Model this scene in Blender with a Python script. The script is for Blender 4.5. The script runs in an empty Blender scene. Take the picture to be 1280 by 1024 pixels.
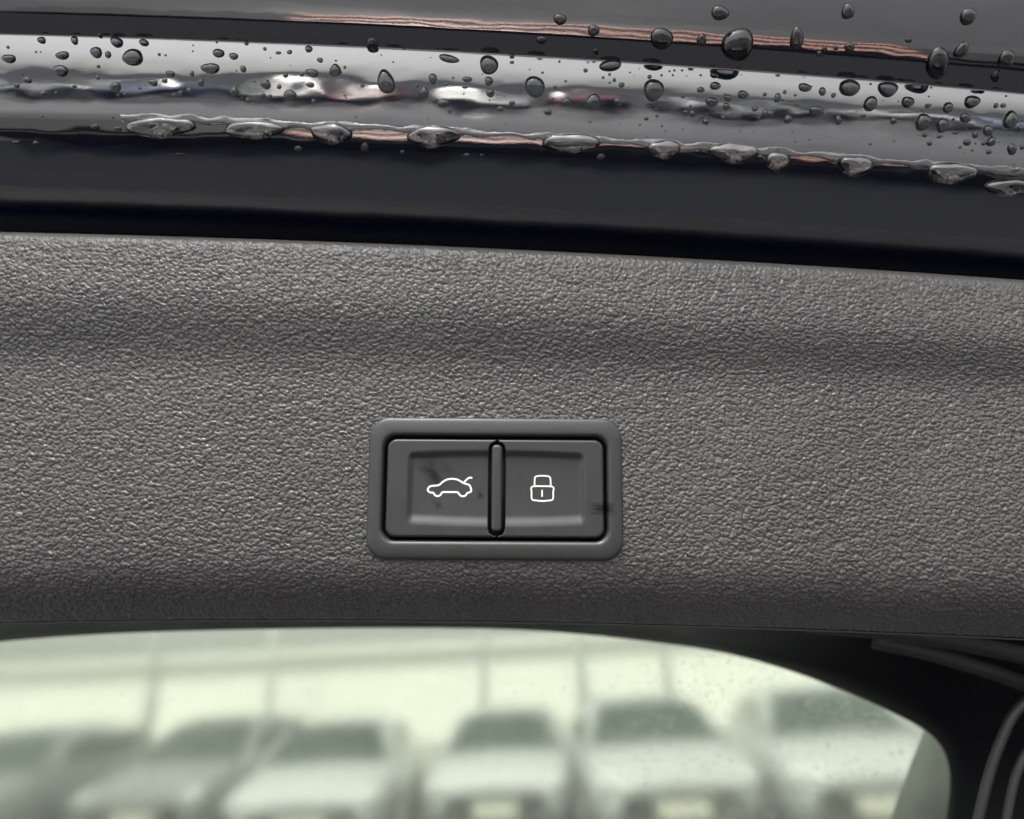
import bpy, bmesh, math, random
import numpy as np
from mathutils import Vector, Matrix, Euler

R = math.radians
scene = bpy.context.scene
random.seed(7)

# ------------------------------------------------------------------ camera
CAM_H = 1.78
PITCH = 20.0
ROLL = -3.0
D0 = 0.222                      # distance from lens to the switch panel (m)
FPX = 1280 * 26 / 36            # focal length in photo pixels
cam_data = bpy.data.cameras.new('camera')
cam = bpy.data.objects.new('camera', cam_data)
scene.collection.objects.link(cam)
cam_data.sensor_width = 36
cam_data.lens = 26
cam_data.clip_start = 0.005
cam_data.clip_end = 3000
cam_data.dof.use_dof = True
cam_data.dof.focus_distance = D0
cam_data.dof.aperture_fstop = 26 / 4.2
cam_data.dof.aperture_blades = 0
CAM_M = Matrix.Translation((0, 0, CAM_H)) @ Matrix.Rotation(R(90 + PITCH), 4, 'X') @ Matrix.Rotation(R(ROLL), 4, 'Z')
cam.matrix_world = CAM_M
scene.camera = cam

# ------------------------------------------------------------------ light
SUN_EL, SUN_AZ = 61, 200         # azimuth from +Y, clockwise; the sun stands behind the viewer
world = bpy.data.worlds.new('World')
scene.world = world
world.use_nodes = True
wn = world.node_tree
bg = wn.nodes['Background']
sky = wn.nodes.new('ShaderNodeTexSky')
sky.sky_type = 'NISHITA'
sky.sun_disc = False
sky.sun_elevation = R(SUN_EL)
sky.sun_rotation = R(SUN_AZ)
sky.dust_density = 4.0
sky.air_density = 1.0
hs = wn.nodes.new('ShaderNodeHueSaturation')       # overcast: the blue is washed out
hs.inputs['Saturation'].default_value = 0.07
wn.links.new(sky.outputs[0], hs.inputs['Color'])
wn.links.new(hs.outputs[0], bg.inputs['Color'])
bg.inputs['Strength'].default_value = 0.105

sun_data = bpy.data.lights.new('sun', 'SUN')
sun = bpy.data.objects.new('sun', sun_data)
scene.collection.objects.link(sun)
sun_data.energy = 1.5
sun_data.angle = R(14)
sun_data.color = (1.0, 0.96, 0.9)
sd = Vector((math.sin(R(SUN_AZ)) * math.cos(R(SUN_EL)), math.cos(R(SUN_AZ)) * math.cos(R(SUN_EL)), math.sin(R(SUN_EL))))
sun.rotation_euler = sd.to_track_quat('Z', 'Y').to_euler()
sun.location = sd * 20

vs = scene.view_settings
vs.view_transform = 'Standard'
vs.look = 'None'
vs.exposure = 2.12
vs.gamma = 1.0
vs.use_curve_mapping = False
scene.render.engine = 'CYCLES'
scene.cycles.max_bounces = 14
scene.cycles.transmission_bounces = 12
scene.cycles.transparent_max_bounces = 16
scene.cycles.glossy_bounces = 6
scene.cycles.blur_glossy = 0.3

COL = scene.collection

# ------------------------------------------------------------------ materials
def new_mat(name):
    m = bpy.data.materials.new(name)
    m.use_nodes = True
    nt = m.node_tree
    return m, nt, nt.nodes['Principled BSDF'], nt.nodes['Material Output']

def setp(b, **k):
    for n, v in k.items():
        b.inputs[n.replace('_', ' ')].default_value = v

def nd(nt, t, **k):
    n = nt.nodes.new(t)
    for a, v in k.items():
        if a in n.inputs:
            n.inputs[a].default_value = v
        else:
            setattr(n, a, v)
    return n

def L(nt, a, b):
    nt.links.new(a, b)

def math_node(nt, op, a, b=None, clamp=False):
    n = nt.nodes.new('ShaderNodeMath'); n.operation = op; n.use_clamp = clamp
    for i, v in enumerate((a, b)):
        if v is None: continue
        if hasattr(v, 'is_output'): nt.links.new(v, n.inputs[i])
        else: n.inputs[i].default_value = v
    return n.outputs[0]

def mapping(nt, scale=(1, 1, 1), loc=(0, 0, 0), rot=(0, 0, 0)):
    tc = nt.nodes.new('ShaderNodeTexCoord')
    mp = nt.nodes.new('ShaderNodeMapping')
    mp.inputs['Scale'].default_value = scale
    mp.inputs['Location'].default_value = loc
    mp.inputs['Rotation'].default_value = rot
    nt.links.new(tc.outputs['Object'], mp.inputs['Vector'])
    return mp.outputs[0]

def ramp(nt, fac, stops):
    r = nt.nodes.new('ShaderNodeValToRGB')
    e = r.color_ramp.elements
    while len(e) < len(stops): e.new(0.5)
    for i, (p, c) in enumerate(stops):
        e[i].position = p
        e[i].color = (c, c, c, 1) if not isinstance(c, tuple) else (*c, 1)
    nt.links.new(fac, r.inputs[0])
    return r.outputs[0]

def simple(name, col, rough=0.5, ior=1.5, metallic=0.0, noise=0.0, nscale=30.0):
    m, nt, b, o = new_mat(name)
    setp(b, Base_Color=(*col, 1), Roughness=rough, IOR=ior, Metallic=metallic)
    if noise:
        n = nd(nt, 'ShaderNodeTexNoise', Scale=nscale, Detail=5.0)
        L(nt, mapping(nt), n.inputs['Vector'])
        mx = nd(nt, 'ShaderNodeMix', data_type='RGBA')
        mx.inputs[6].default_value = (*[c * (1 - noise) for c in col], 1)
        mx.inputs[7].default_value = (*[min(1, c * (1 + noise)) for c in col], 1)
        L(nt, n.outputs[0], mx.inputs[0]); L(nt, mx.outputs[2], b.inputs['Base Color'])
        rr = math_node(nt, 'MULTIPLY_ADD', n.outputs[0], 0.2)
        nt.nodes[-1].inputs[2].default_value = max(0.02, rough - 0.1)
        L(nt, rr, b.inputs['Roughness'])
    return m

def grain_material():
    """charcoal moulded plastic; the leather grain itself is modelled in the panel mesh"""
    m, nt, b, o = new_mat('grained_plastic')
    base = mapping(nt)
    big = nd(nt, 'ShaderNodeTexNoise', Scale=22.0, Detail=3.0)
    L(nt, base, big.inputs['Vector'])
    L(nt, ramp(nt, big.outputs[0], [(0.3, (0.049, 0.0475, 0.047)), (0.7, (0.061, 0.059, 0.058))]), b.inputs['Base Color'])
    L(nt, ramp(nt, big.outputs[0], [(0.3, 0.41), (0.7, 0.49)]), b.inputs['Roughness'])
    setp(b, IOR=1.5)
    return m

def paint_material():
    m, nt, b, o = new_mat('black_metallic_paint')
    setp(b, Base_Color=(0.0035, 0.0050, 0.0125, 1), Roughness=0.035, IOR=PAINT_IOR, Specular_Tint=(1.0, 0.99, 0.97, 1))
    vec = mapping(nt, (1, 2.2, 1))
    n = nd(nt, 'ShaderNodeTexNoise', Scale=38.0, Detail=2.0, Roughness=0.4)
    L(nt, vec, n.inputs['Vector'])
    n2 = nd(nt, 'ShaderNodeTexNoise', Scale=1500.0, Detail=2.0)
    L(nt, vec, n2.inputs['Vector'])
    b1 = nd(nt, 'ShaderNodeBump', Strength=1.0, Distance=0.00027)
    L(nt, n.outputs[0], b1.inputs['Height'])
    b2 = nd(nt, 'ShaderNodeBump', Strength=0.10, Distance=0.00003)
    L(nt, n2.outputs[0], b2.inputs['Height'])
    L(nt, b1.outputs[0], b2.inputs['Normal'])
    L(nt, b2.outputs[0], b.inputs['Normal'])
    n3 = nd(nt, 'ShaderNodeTexNoise', Scale=60.0, Detail=6.0, Roughness=0.7)
    L(nt, mapping(nt, (0.6, 2.5, 1)), n3.inputs['Vector'])
    L(nt, ramp(nt, n3.outputs[0], [(0.35, 0.015), (0.75, 0.07)]), b.inputs['Roughness'])
    return m
PAINT_IOR = 2.5

def water_material():
    m = bpy.data.materials.new('darkened_water'); m.use_nodes = True
    nt = m.node_tree
    nt.nodes.remove(nt.nodes['Principled BSDF'])
    g = nd(nt, 'ShaderNodeBsdfGlass', IOR=1.33, Roughness=0.0, Color=(0.28, 0.29, 0.31, 1))  # grey tint stands in for the dark surroundings the drops refract
    n = nd(nt, 'ShaderNodeTexNoise', Scale=900.0, Detail=1.0)
    L(nt, mapping(nt), n.inputs['Vector'])
    bp = nd(nt, 'ShaderNodeBump', Strength=0.2, Distance=0.0001)
    L(nt, n.outputs[0], bp.inputs['Height']); L(nt, bp.outputs[0], g.inputs['Normal'])
    gl = nd(nt, 'ShaderNodeBsdfGlossy', Roughness=0.01)
    fr = nd(nt, 'ShaderNodeFresnel', IOR=1.55)
    mx = nd(nt, 'ShaderNodeMixShader')
    L(nt, fr.outputs[0], mx.inputs[0]); L(nt, g.outputs[0], mx.inputs[1]); L(nt, gl.outputs[0], mx.inputs[2])
    L(nt, mx.outputs[0], nt.nodes['Material Output'].inputs['Surface'])
    return m

def window_material():
    """green tinted pane with a film of wet dirt"""
    m = bpy.data.materials.new('tinted_wet_glass'); m.use_nodes = True
    nt = m.node_tree
    nt.nodes.remove(nt.nodes['Principled BSDF'])
    tr = nd(nt, 'ShaderNodeBsdfRefraction', Color=(0.70, 0.73, 0.67, 1), Roughness=0.098, IOR=1.45)
    gl = nd(nt, 'ShaderNodeBsdfGlossy', Roughness=0.4)
    tl = nd(nt, 'ShaderNodeBsdfTranslucent', Color=(0.80, 0.86, 0.74, 1))
    n = nd(nt, 'ShaderNodeTexNoise', Scale=45.0, Detail=6.0, Roughness=0.7)
    L(nt, mapping(nt, (1, 0.6, 1)), n.inputs['Vector'])
    f = ramp(nt, n.outputs[0], [(0.3, 0.07), (0.75, 0.15)])
    m1 = nd(nt, 'ShaderNodeMixShader')
    L(nt, f, m1.inputs[0]); L(nt, tr.outputs[0], m1.inputs[1]); L(nt, tl.outputs[0], m1.inputs[2])
    fr = nd(nt, 'ShaderNodeFresnel', IOR=1.45)
    m2 = nd(nt, 'ShaderNodeMixShader')
    L(nt, fr.outputs[0], m2.inputs[0]); L(nt, m1.outputs[0], m2.inputs[1]); L(nt, gl.outputs[0], m2.inputs[2])
    L(nt, m2.outputs[0], nt.nodes['Material Output'].inputs['Surface'])
    return m

def satin_plastic(name, col, rough, stains):
    """smooth moulded plastic with finger marks; stains = (cx, cy, halfw, halfh, angle, streak, amount) in local metres"""
    m, nt, b, o = new_mat(name)
    base = mapping(nt)
    n = nd(nt, 'ShaderNodeTexNoise', Scale=120.0, Detail=6.0, Roughness=0.65)
    L(nt, base, n.inputs['Vector'])
    fn = nd(nt, 'ShaderNodeTexNoise', Scale=5000.0, Detail=2.0)
    L(nt, base, fn.inputs['Vector'])
    bp = nd(nt, 'ShaderNodeBump', Strength=0.25, Distance=0.00004)
    L(nt, fn.outputs[0], bp.inputs['Height']); L(nt, bp.outputs[0], b.inputs['Normal'])
    mask = None
    for cx, cy, hw, hh, ang, streak, amt in stains:
        mp = nd(nt, 'ShaderNodeMapping', vector_type='TEXTURE')
        mp.inputs['Location'].default_value = (cx, cy, 0)
        mp.inputs['Rotation'].default_value = (0, 0, ang)
        mp.inputs['Scale'].default_value = (hw, hh, 1)
        L(nt, base, mp.inputs['Vector'])
        wob = nd(nt, 'ShaderNodeTexNoise', Scale=streak[2], Detail=3.0)
        ms = nd(nt, 'ShaderNodeVectorMath', operation='MULTIPLY'); ms.inputs[1].default_value = (streak[0], streak[1], 0)
        L(nt, mp.outputs[0], ms.inputs[0]); L(nt, ms.outputs[0], wob.inputs['Vector'])
        sp = nd(nt, 'ShaderNodeSeparateXYZ'); L(nt, mp.outputs[0], sp.inputs[0])
        ax = math_node(nt, 'ABSOLUTE', sp.outputs[0]); ay = math_node(nt, 'ABSOLUTE', sp.outputs[1])
        box = math_node(nt, 'MAXIMUM', ax, ay)
        fall = ramp(nt, box, [(0.35, 1.0), (1.0, 0.0)])
        cut = ramp(nt, wob.outputs[0], [(0.34, 0.0), (0.66, 1.0)])
        mk = math_node(nt, 'MULTIPLY', math_node(nt, 'MULTIPLY', fall, cut), amt, True)
        mask = mk if mask is None else math_node(nt, 'MAXIMUM', mask, mk)
    lo = ramp(nt, n.outputs[0], [(0.3, tuple(c * 0.92 for c in col)), (0.7, tuple(c * 1.07 for c in col))])
    if mask is not None:
        mx = nd(nt, 'ShaderNodeMix', data_type='RGBA'); mx.inputs[7].default_value = (*[c * 0.10 for c in col], 1)
        L(nt, mask, mx.inputs[0]); L(nt, lo, mx.inputs[6]); lo = mx.outputs[2]
        L(nt, math_node(nt, 'SUBTRACT', 0.5, math_node(nt, 'MULTIPLY', mask, 0.4)), b.inputs['Specular IOR Level'])
    L(nt, lo, b.inputs['Base Color'])
    rg = ramp(nt, n.outputs[0], [(0.3, rough - 0.05), (0.7, rough + 0.07)])
    L(nt, rg, b.inputs['Roughness'])
    setp(b, IOR=1.48)
    return m

def asphalt_material():
    m, nt, b, o = new_mat('wet_asphalt')
    n = nd(nt, 'ShaderNodeTexNoise', Scale=0.35, Detail=7.0, Roughness=0.65)
    L(nt, mapping(nt), n.inputs['Vector'])
    n2 = nd(nt, 'ShaderNodeTexNoise', Scale=160.0, Detail=3.0)
    L(nt, mapping(nt), n2.inputs['Vector'])
    L(nt, ramp(nt, n.outputs[0], [(0.35, (0.05, 0.051, 0.054)), (0.65, (0.09, 0.091, 0.094))]), b.inputs['Base Color'])
    L(nt, ramp(nt, n.outputs[0], [(0.4, 0.06), (0.65, 0.32)]), b.inputs['Roughness'])
    bp = nd(nt, 'ShaderNodeBump', Strength=0.12, Distance=0.002)
    L(nt, n2.outputs[0], bp.inputs['Height']); L(nt, bp.outputs[0], b.inputs['Normal'])
    return m

M = {}
M['grain'] = grain_material()
M['paint'] = paint_material()
M['water'] = water_material()
M['glass'] = window_material()
def hanging_water_material():
    m = bpy.data.materials.new('hanging_water'); m.use_nodes = True
    nt = m.node_tree
    nt.nodes.remove(nt.nodes['Principled BSDF'])
    g = nd(nt, 'ShaderNodeBsdfGlass', IOR=1.33, Roughness=0.0, Color=(0.8, 0.81, 0.82, 1))
    gl = nd(nt, 'ShaderNodeBsdfGlossy', Roughness=0.02)
    fr = nd(nt, 'ShaderNodeFresnel', IOR=2.1)
    mx = nd(nt, 'ShaderNodeMixShader')
    L(nt, fr.outputs[0], mx.inputs[0]); L(nt, g.outputs[0], mx.inputs[1]); L(nt, gl.outputs[0], mx.inputs[2])
    L(nt, mx.outputs[0], nt.nodes['Material Output'].inputs['Surface'])
    return m
M['hanging'] = hanging_water_material()
M['asphalt'] = asphalt_material()
M['black_gap'] = simple('black_recess_plastic', (0.004, 0.004, 0.004), 0.6)
M['rubber'] = simple('dark_rubber', (0.014, 0.014, 0.015), 0.55, noise=0.25, nscale=80)
M['seal'] = simple('grey_rubber_seal', (0.034, 0.033, 0.032), 0.5, noise=0.2, nscale=120)
M['surround'] = simple('dark_smooth_trim', (0.003, 0.0035, 0.0045), 0.42, ior=1.25, noise=0.25, nscale=60)
M['frit'] = simple('grey_glass_edge', (0.085, 0.095, 0.092), 0.5, noise=0.12, nscale=70)
M['white_print'] = simple('white_print', (0.58, 0.58, 0.57), 0.4)
M['car_glass'] = simple('dark_car_glass', (0.02, 0.035, 0.03), 0.05)
M['tyre'] = simple('tyre_rubber', (0.02, 0.02, 0.02), 0.8)
M['alloy'] = simple('alloy_wheel', (0.5, 0.5, 0.51), 0.3, metallic=0.9)
M['grille'] = simple('black_grille', (0.012, 0.012, 0.013), 0.35)
M['lamp_lens'] = simple('headlamp_lens', (0.55, 0.57, 0.58), 0.08)
M['plate'] = simple('yellowish_white_plate', (0.72, 0.7, 0.6), 0.4)
M['white_body'] = simple('white_car_paint', (0.78, 0.79, 0.78), 0.12)
M['silver_body'] = simple('silver_car_paint', (0.42, 0.43, 0.44), 0.2, metallic=0.3)
M['grey_body'] = simple('grey_car_paint', (0.16, 0.165, 0.17), 0.15)
M['red_body'] = simple('red_car_paint', (0.26, 0.06, 0.065), 0.15)
M['blue_body'] = simple('blue_car_paint', (0.12, 0.15, 0.26), 0.15)
M['pale_board'] = simple('cream_cladding', (0.74, 0.735, 0.69), 0.6, noise=0.06, nscale=2.0)
M['grey_board'] = simple('grey_cladding', (0.52, 0.53, 0.54), 0.6, noise=0.1, nscale=2.0)
M['post'] = simple('galvanised_post', (0.58, 0.59, 0.58), 0.5, noise=0.15, nscale=8.0)
M['lamp_red'] = simple('salmon_lamp_lens', (0.52, 0.27, 0.22), 0.25)
M['carpet'] = simple('dark_boot_carpet', (0.016, 0.017, 0.021), 0.9, noise=0.3, nscale=300)

# ------------------------------------------------------------------ helpers
def link(name, verts, faces, mat, parent=None, smooth=True):
    me = bpy.data.meshes.new(name)
    me.from_pydata([tuple(v) for v in verts], [], faces)
    me.update()
    if smooth:
        for p in me.polygons: p.use_smooth = True
    if mat is not None: me.materials.append(mat)
    o = bpy.data.objects.new(name, me)
    COL.objects.link(o)
    if parent is not None: o.parent = parent
    return o

def link_bm(name, bm, mat, parent=None, smooth=False):
    me = bpy.data.meshes.new(name)
    bm.normal_update(); bm.to_mesh(me); bm.free()
    if smooth:
        for p in me.polygons: p.use_smooth = True
    if mat is not None: me.materials.append(mat)
    o = bpy.data.objects.new(name, me)
    COL.objects.link(o)
    if parent is not None: o.parent = parent
    return o

def empty(name, loc=(0, 0, 0), rz=0.0):
    o = bpy.data.objects.new(name, None)
    o.empty_display_size = 0.1
    COL.objects.link(o)
    o.location = loc; o.rotation_euler = (0, 0, rz)
    return o

def tag(o, label=None, category=None, group=None, kind=None):
    if label: o['label'] = label
    if category: o['category'] = category
    if group: o['group'] = group
    if kind: o['kind'] = kind
    return o

def grid_faces(nu, nv, flip=False, close_u=False):
    f = []
    for j in range(nv - 1):
        for i in range(nu if close_u else nu - 1):
            a = j * nu + i; b = j * nu + (i + 1) % nu
            c = (j + 1) * nu + (i + 1) % nu; d = (j + 1) * nu + i
            f.append((a, d, c, b) if flip else (a, b, c, d))
    return f

def box(bm, x0, x1, y0, y1, z0, z1, bevel=0.0):
    r = bmesh.ops.create_cube(bm, size=1.0)
    for v in r['verts']:
        v.co = Vector((x0 + (v.co.x + .5) * (x1 - x0), y0 + (v.co.y + .5) * (y1 - y0), z0 + (v.co.z + .5) * (z1 - z0)))
    if bevel:
        es = list({e for v in r['verts'] for e in v.link_edges})
        bmesh.ops.bevel(bm, geom=es, offset=bevel, segments=2, affect='EDGES')

def lerp(a, b, t): return a + (b - a) * t
def smooth01(t):
    t = max(0.0, min(1.0, t)); return t * t * (3 - 2 * t)
def interp(xs, ys, x):
    if x <= xs[0]: return ys[0]
    for i in range(len(xs) - 1):
        if x <= xs[i + 1]:
            return lerp(ys[i], ys[i + 1], (x - xs[i]) / (xs[i + 1] - xs[i]))
    return ys[-1]

def catmull(pts, n):
    out = []
    P = [Vector(p) for p in pts]
    P = [P[0] * 2 - P[1]] + P + [P[-1] * 2 - P[-2]]
    for i in range(1, len(P) - 2):
        for k in range(n):
            t = k / n
            a, b, c, d = P[i - 1], P[i], P[i + 1], P[i + 2]
            out.append(0.5 * ((2 * b) + (c - a) * t + (2 * a - 5 * b + 4 * c - d) * t * t + (3 * b - a - 3 * c + d) * t ** 3))
    out.append(P[-2].copy())
    return out

# The tailgate's own frame: x to the right, y up along the lid, z out of the lid towards the viewer.
# Sizes were measured on the lid: one photo pixel is 0.24 mm at the switch panel.
tailgate = empty('tailgate')
tailgate.matrix_world = CAM_M @ Matrix.Translation((0, 0, -D0))
tag(tailgate, 'raised black car tailgate with grained grey inner trim and two-button switch', 'tailgate')

def loc(px, py, w):
    d = D0 - w
    return Vector(((px - 640) / FPX * d, (512 - py) / FPX * d, w))

# ================================================================== TAILGATE
# ---- painted outer edge: profile of slope angles (deg, + faces up), integrated into depth
PAINT_PROFILE = [(-70, -16), (-20, -18), (8, -20.5), (17, -24), (24, -27.5), (41, -31.5), (44, -46), (66, -54),
                 (68, -30), (70, 5), (73, 7.2), (84, 3.2), (96, 0.2), (112, -2.4), (132, -4.4), (150, -6.6), (163, -9.5),
                 (167, -15), (170, -23), (173, -26.5), (186, -28.5), (194, -31), (220, -34), (250, -36), (290, -41), (340, -46), (380, -48)]
def build_profile(prof, y_ref, w_ref, step=1.0):
    ys = [p[0] for p in prof]; an = [p[1] for p in prof]
    rows = []
    y = ys[0]; w = 0.0
    while y <= ys[-1] + 1e-6:
        a = interp(ys, an, y)
        rows.append([y, w, a])
        # dv at this depth
        d = D0 - w
        k = (512 - y) / FPX
        # moving by one pixel row: v = k*d ; dw = tan(a)*(-dv), dv = -step/FPX*d - k*dw
        t = math.tan(R(a)); dv0 = step / FPX * d
        dw = t * dv0 / (1 - t * k)
        w += dw
        y += step
    wr = interp([r[0] for r in rows], [r[1] for r in rows], y_ref)
    # scale-free shift is fine: the change in depth is small
    for r in rows: r[1] += w_ref - wr
    return rows
paint_rows = build_profile(PAINT_PROFILE, 120, -0.004)
PY = [r[0] for r in paint_rows]; PW = [r[1] for r in paint_rows]; PA = [r[2] for r in paint_rows]
def paint_shift(px):
    u = px - 640
    return 0.058 * u + 2.6e-5 * u * u
def paint_bow(px):
    u = (px - 640) / 640
    return -0.0012 * u * u
def paint_at(px, py):
    ym = py - paint_shift(px)
    w = interp(PY, PW, ym) + paint_bow(px)
    a = R(interp(PY, PA, ym))
    p = loc(px, py, w)
    n = Vector((0, math.sin(a), math.cos(a)))
    return p, n

NX = 200
xs = [-400 + i * (2080 / (NX - 1)) for i in range(NX)]
ysel = [r[0] for r in paint_rows if r[0] < 60 and int(r[0]) % 3 == 0] + [y for y in PY if 60 <= y <= 80 or 160 <= y <= 180] \
    + [y for y in PY if (80 < y < 160 or y > 180) and int(y) % 3 == 0]
ysel = sorted(set(ysel))
verts = []
for y in ysel:
    for x in xs:
        verts.append(paint_at(x, y + paint_shift(x))[0])
painted = link('painted_edge', verts, grid_faces(NX, len(ysel), flip=True), M['paint'], tailgate)
tag(painted, 'wet glossy black painted edge above the grained trim')

# ---- grained inner trim
TRIM_PROFILE = [(309, 84), (312, 72), (315, 50), (320, 28), (328, 17), (345, 15), (366, 13), (386, 6), (406, -3), (424, -8), (442, -6), (460, 2),
                (482, 9), (500, 9), (610, 8), (660, 6), (690, 4), (708, -3), (724, -16), (738, -30), (752, -40), (765, -42), (776, -43)]
trim_rows = build_profile(TRIM_PROFILE, 610, 0.0)
TY = [r[0] for r in trim_rows]; TW = [r[1] for r in trim_rows]; TA = [r[2] for r in trim_rows]
def trim_shift(px, ym):
    u = px - 640
    top = 0.047 * u + 2.0e-5 * u * u
    bot = 0.016 * u + 2.7e-5 * u * u
    t = smooth01((ym - 300) / 476)
    mid = 0.012 * u
    if ym < 560: return lerp(top, mid, smooth01((ym - 330) / 230))
    return lerp(mid, bot, smooth01((ym - 640) / 136))
NXT = 150
xt = [-340 + i * (1960 / (NXT - 1)) for i in range(NXT)]

def hash2(ix, iy, k):
    h = (ix * 374761393 + iy * 668265263 + k * 1442695041) & 0xFFFFFFFF
    h = ((h ^ (h >> 13)) * 1274126177) & 0xFFFFFFFF
    h = (h ^ (h >> 16)) & 0xFFFFFFFF
    return h.astype(np.float64) / 4294967295.0
def vnoise(x, y, k):
    ix = np.floor(x).astype(np.int64); iy = np.floor(y).astype(np.int64)
    fx = x - ix; fy = y - iy
    fx = fx * fx * (3 - 2 * fx); fy = fy * fy * (3 - 2 * fy)
    a = hash2(ix, iy, k); b = hash2(ix + 1, iy, k); c = hash2(ix, iy + 1, k); d = hash2(ix + 1, iy + 1, k)
    return (a * (1 - fx) + b * fx) * (1 - fy) + (c * (1 - fx) + d * fx) * fy
def cells(x, y, k):
    """distance to nearest and second nearest point of a jittered lattice, and a random value per cell"""
    ix = np.floor(x).astype(np.int64); iy = np.floor(y).astype(np.int64)
    f1 = np.full(x.shape, 9.0); f2 = np.full(x.shape, 9.0)
    val = np.zeros(x.shape); ox = np.zeros(x.shape); oy = np.zeros(x.shape); ta = np.zeros(x.shape); tb = np.zeros(x.shape)
    for dx in (-1, 0, 1):
        for dy in (-1, 0, 1):
            cx_ = ix + dx; cy_ = iy + dy
            qx = x - (cx_ + hash2(cx_, cy_, k)); qy = y - (cy_ + hash2(cx_, cy_, k + 1))
            d = np.hypot(qx, qy)
            c = d < f1
            f2 = np.where(c, f1, np.minimum(f2, d))
            val = np.where(c, hash2(cx_, cy_, k + 2), val); ta = np.where(c, hash2(cx_, cy_, k + 3), ta); tb = np.where(c, hash2(cx_, cy_, k + 4), tb)
            ox = np.where(c, qx, ox); oy = np.where(c, qy, oy)
            f1 = np.where(c, d, f1)
    return f1, f2, val, ox, oy, ta, tb
def grain_height(x, y):
    """x, y in mm on the panel -> relief 0..1"""
    wx = x + 1.3 * (vnoise(x * 0.9, y * 0.9, 11) - .5) + 0.5 * (vnoise(x * 2.1, y * 2.1, 13) - .5)
    wy = y + 0.9 * (vnoise(x * 0.9, y * 0.9, 12) - .5) + 0.4 * (vnoise(x * 2.1, y * 2.1, 14) - .5)
    f1, f2, v, ox, oy, t1, t2 = cells(wx / 2.1, wy / 1.38, 3)
    e = np.clip((f2 - f1) * 3.4, 0, 1); e = e * (2 - e)
    tilt = (ox * (t1 - .5) + oy * (t2 - .3)) * e          # every pebble leans its own way
    g1, g2, v2, _, _, _, _ = cells(wx / 1.1 + 7.3, wy / 0.8 + 2.9, 6)
    e2 = np.clip((g2 - g1) * 2.6, 0, 1)
    return 0.55 * e + 0.28 * v * e + 0.45 * tilt + 0.15 * e2 * e + 0.05 * vnoise(x * 3.2, y * 3.2, 9)

GSTEP = 1.18
gx = np.concatenate([np.arange(-340, -50, 2.4), np.arange(-50, 1331, GSTEP), np.arange(1332, 1620, 2.4)])
gy = np.concatenate([[309, 310, 311, 312, 313.2], np.arange(314.4, 776.01, GSTEP)])
gw = np.interp(gy, TY, TW); ga = np.radians(np.interp(gy, TY, TA))
X, Yg = np.meshgrid(gx, gy)
sh = np.zeros_like(X)
U = X - 640
top_s = 0.047 * U + 2.0e-5 * U * U; bot_s = 0.016 * U + 2.7e-5 * U * U; mid_s = 0.012 * U
def np_smooth(t):
    t = np.clip(t, 0, 1); return t * t * (3 - 2 * t)
t1 = np_smooth((Yg - 330) / 230); t2 = np_smooth((Yg - 640) / 136)
sh = np.where(Yg < 560, top_s * (1 - t1) + mid_s * t1, mid_s * (1 - t2) + bot_s * t2)
W = np.repeat(gw[:, None], len(gx), 1); A = np.repeat(ga[:, None], len(gx), 1)
Dp = D0 - W
PX_ = (X - 640) / FPX * Dp; PY_ = (512 - (Yg + sh)) / FPX * Dp
arc = np.concatenate([[0], np.cumsum(np.hypot(np.diff((512 - gy) / FPX * (D0 - gw)), np.diff(gw)))])
ARC = np.repeat(arc[:, None], len(gx), 1)
amp = 0.00074 * np_smooth((Yg - 310) / 12) * (1 - 0.25 * np_smooth((Yg - 740) / 30))
H = (grain_height(PX_ * 1000, -ARC * 1000 - sh * 0.2) - 0.55) * amp
VX = PX_; VY = PY_ + np.sin(A) * H; VZ = W + np.cos(A) * H
co = np.stack([VX, VY, VZ], -1).reshape(-1, 3)
nX, nY = len(gx), len(gy)
idx = np.arange(nX * nY).reshape(nY, nX)
quads = np.stack([idx[:-1, :-1], idx[1:, :-1], idx[1:, 1:], idx[:-1, 1:]], -1).reshape(-1, 4)
fc = (Yg + sh)[:-1, :-1].reshape(-1); fx_ = X[:-1, :-1].reshape(-1)
keep = ~((np.abs(fx_ - 619) < 148) & (np.abs(fc - 610.5) < 76))      # opening for the switch
quads = quads[keep]
me = bpy.data.meshes.new('trim_panel')
me.vertices.add(len(co)); me.vertices.foreach_set('co', co.astype(np.float32).ravel())
me.loops.add(quads.size); me.loops.foreach_set('vertex_index', quads.astype(np.int32).ravel())
me.polygons.add(len(quads))
me.polygons.foreach_set('loop_start', np.arange(0, quads.size, 4, dtype=np.int32))
me.polygons.foreach_set('use_smooth', np.ones(len(quads), dtype=bool))
me.update(calc_edges=True); me.validate()
me.materials.append(M['grain'])
trim = bpy.data.objects.new('trim_panel', me); COL.objects.link(trim); trim.parent = tailgate
tag(trim, 'charcoal leather-grained plastic trim panel')
# the panel's edges fold back out of sight
def fold(name, y, dy, dz):
    V = []
    for x in xt:
        p = loc(x, y + trim_shift(x, y), interp(TY, TW, y)); V.append(p)
    V += [Vector((p.x, p.y + dy, p.z + dz)) for p in V]
    return link(name, V, grid_faces(len(xt), 2), M['black_gap'], tailgate)
tag(fold('folded_edge', 309, -0.004, -0.02), 'black folded upper edge of the trim')
tag(fold('folded_edge', 776, 0.001, -0.02), 'black folded lower edge of the trim')

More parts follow.
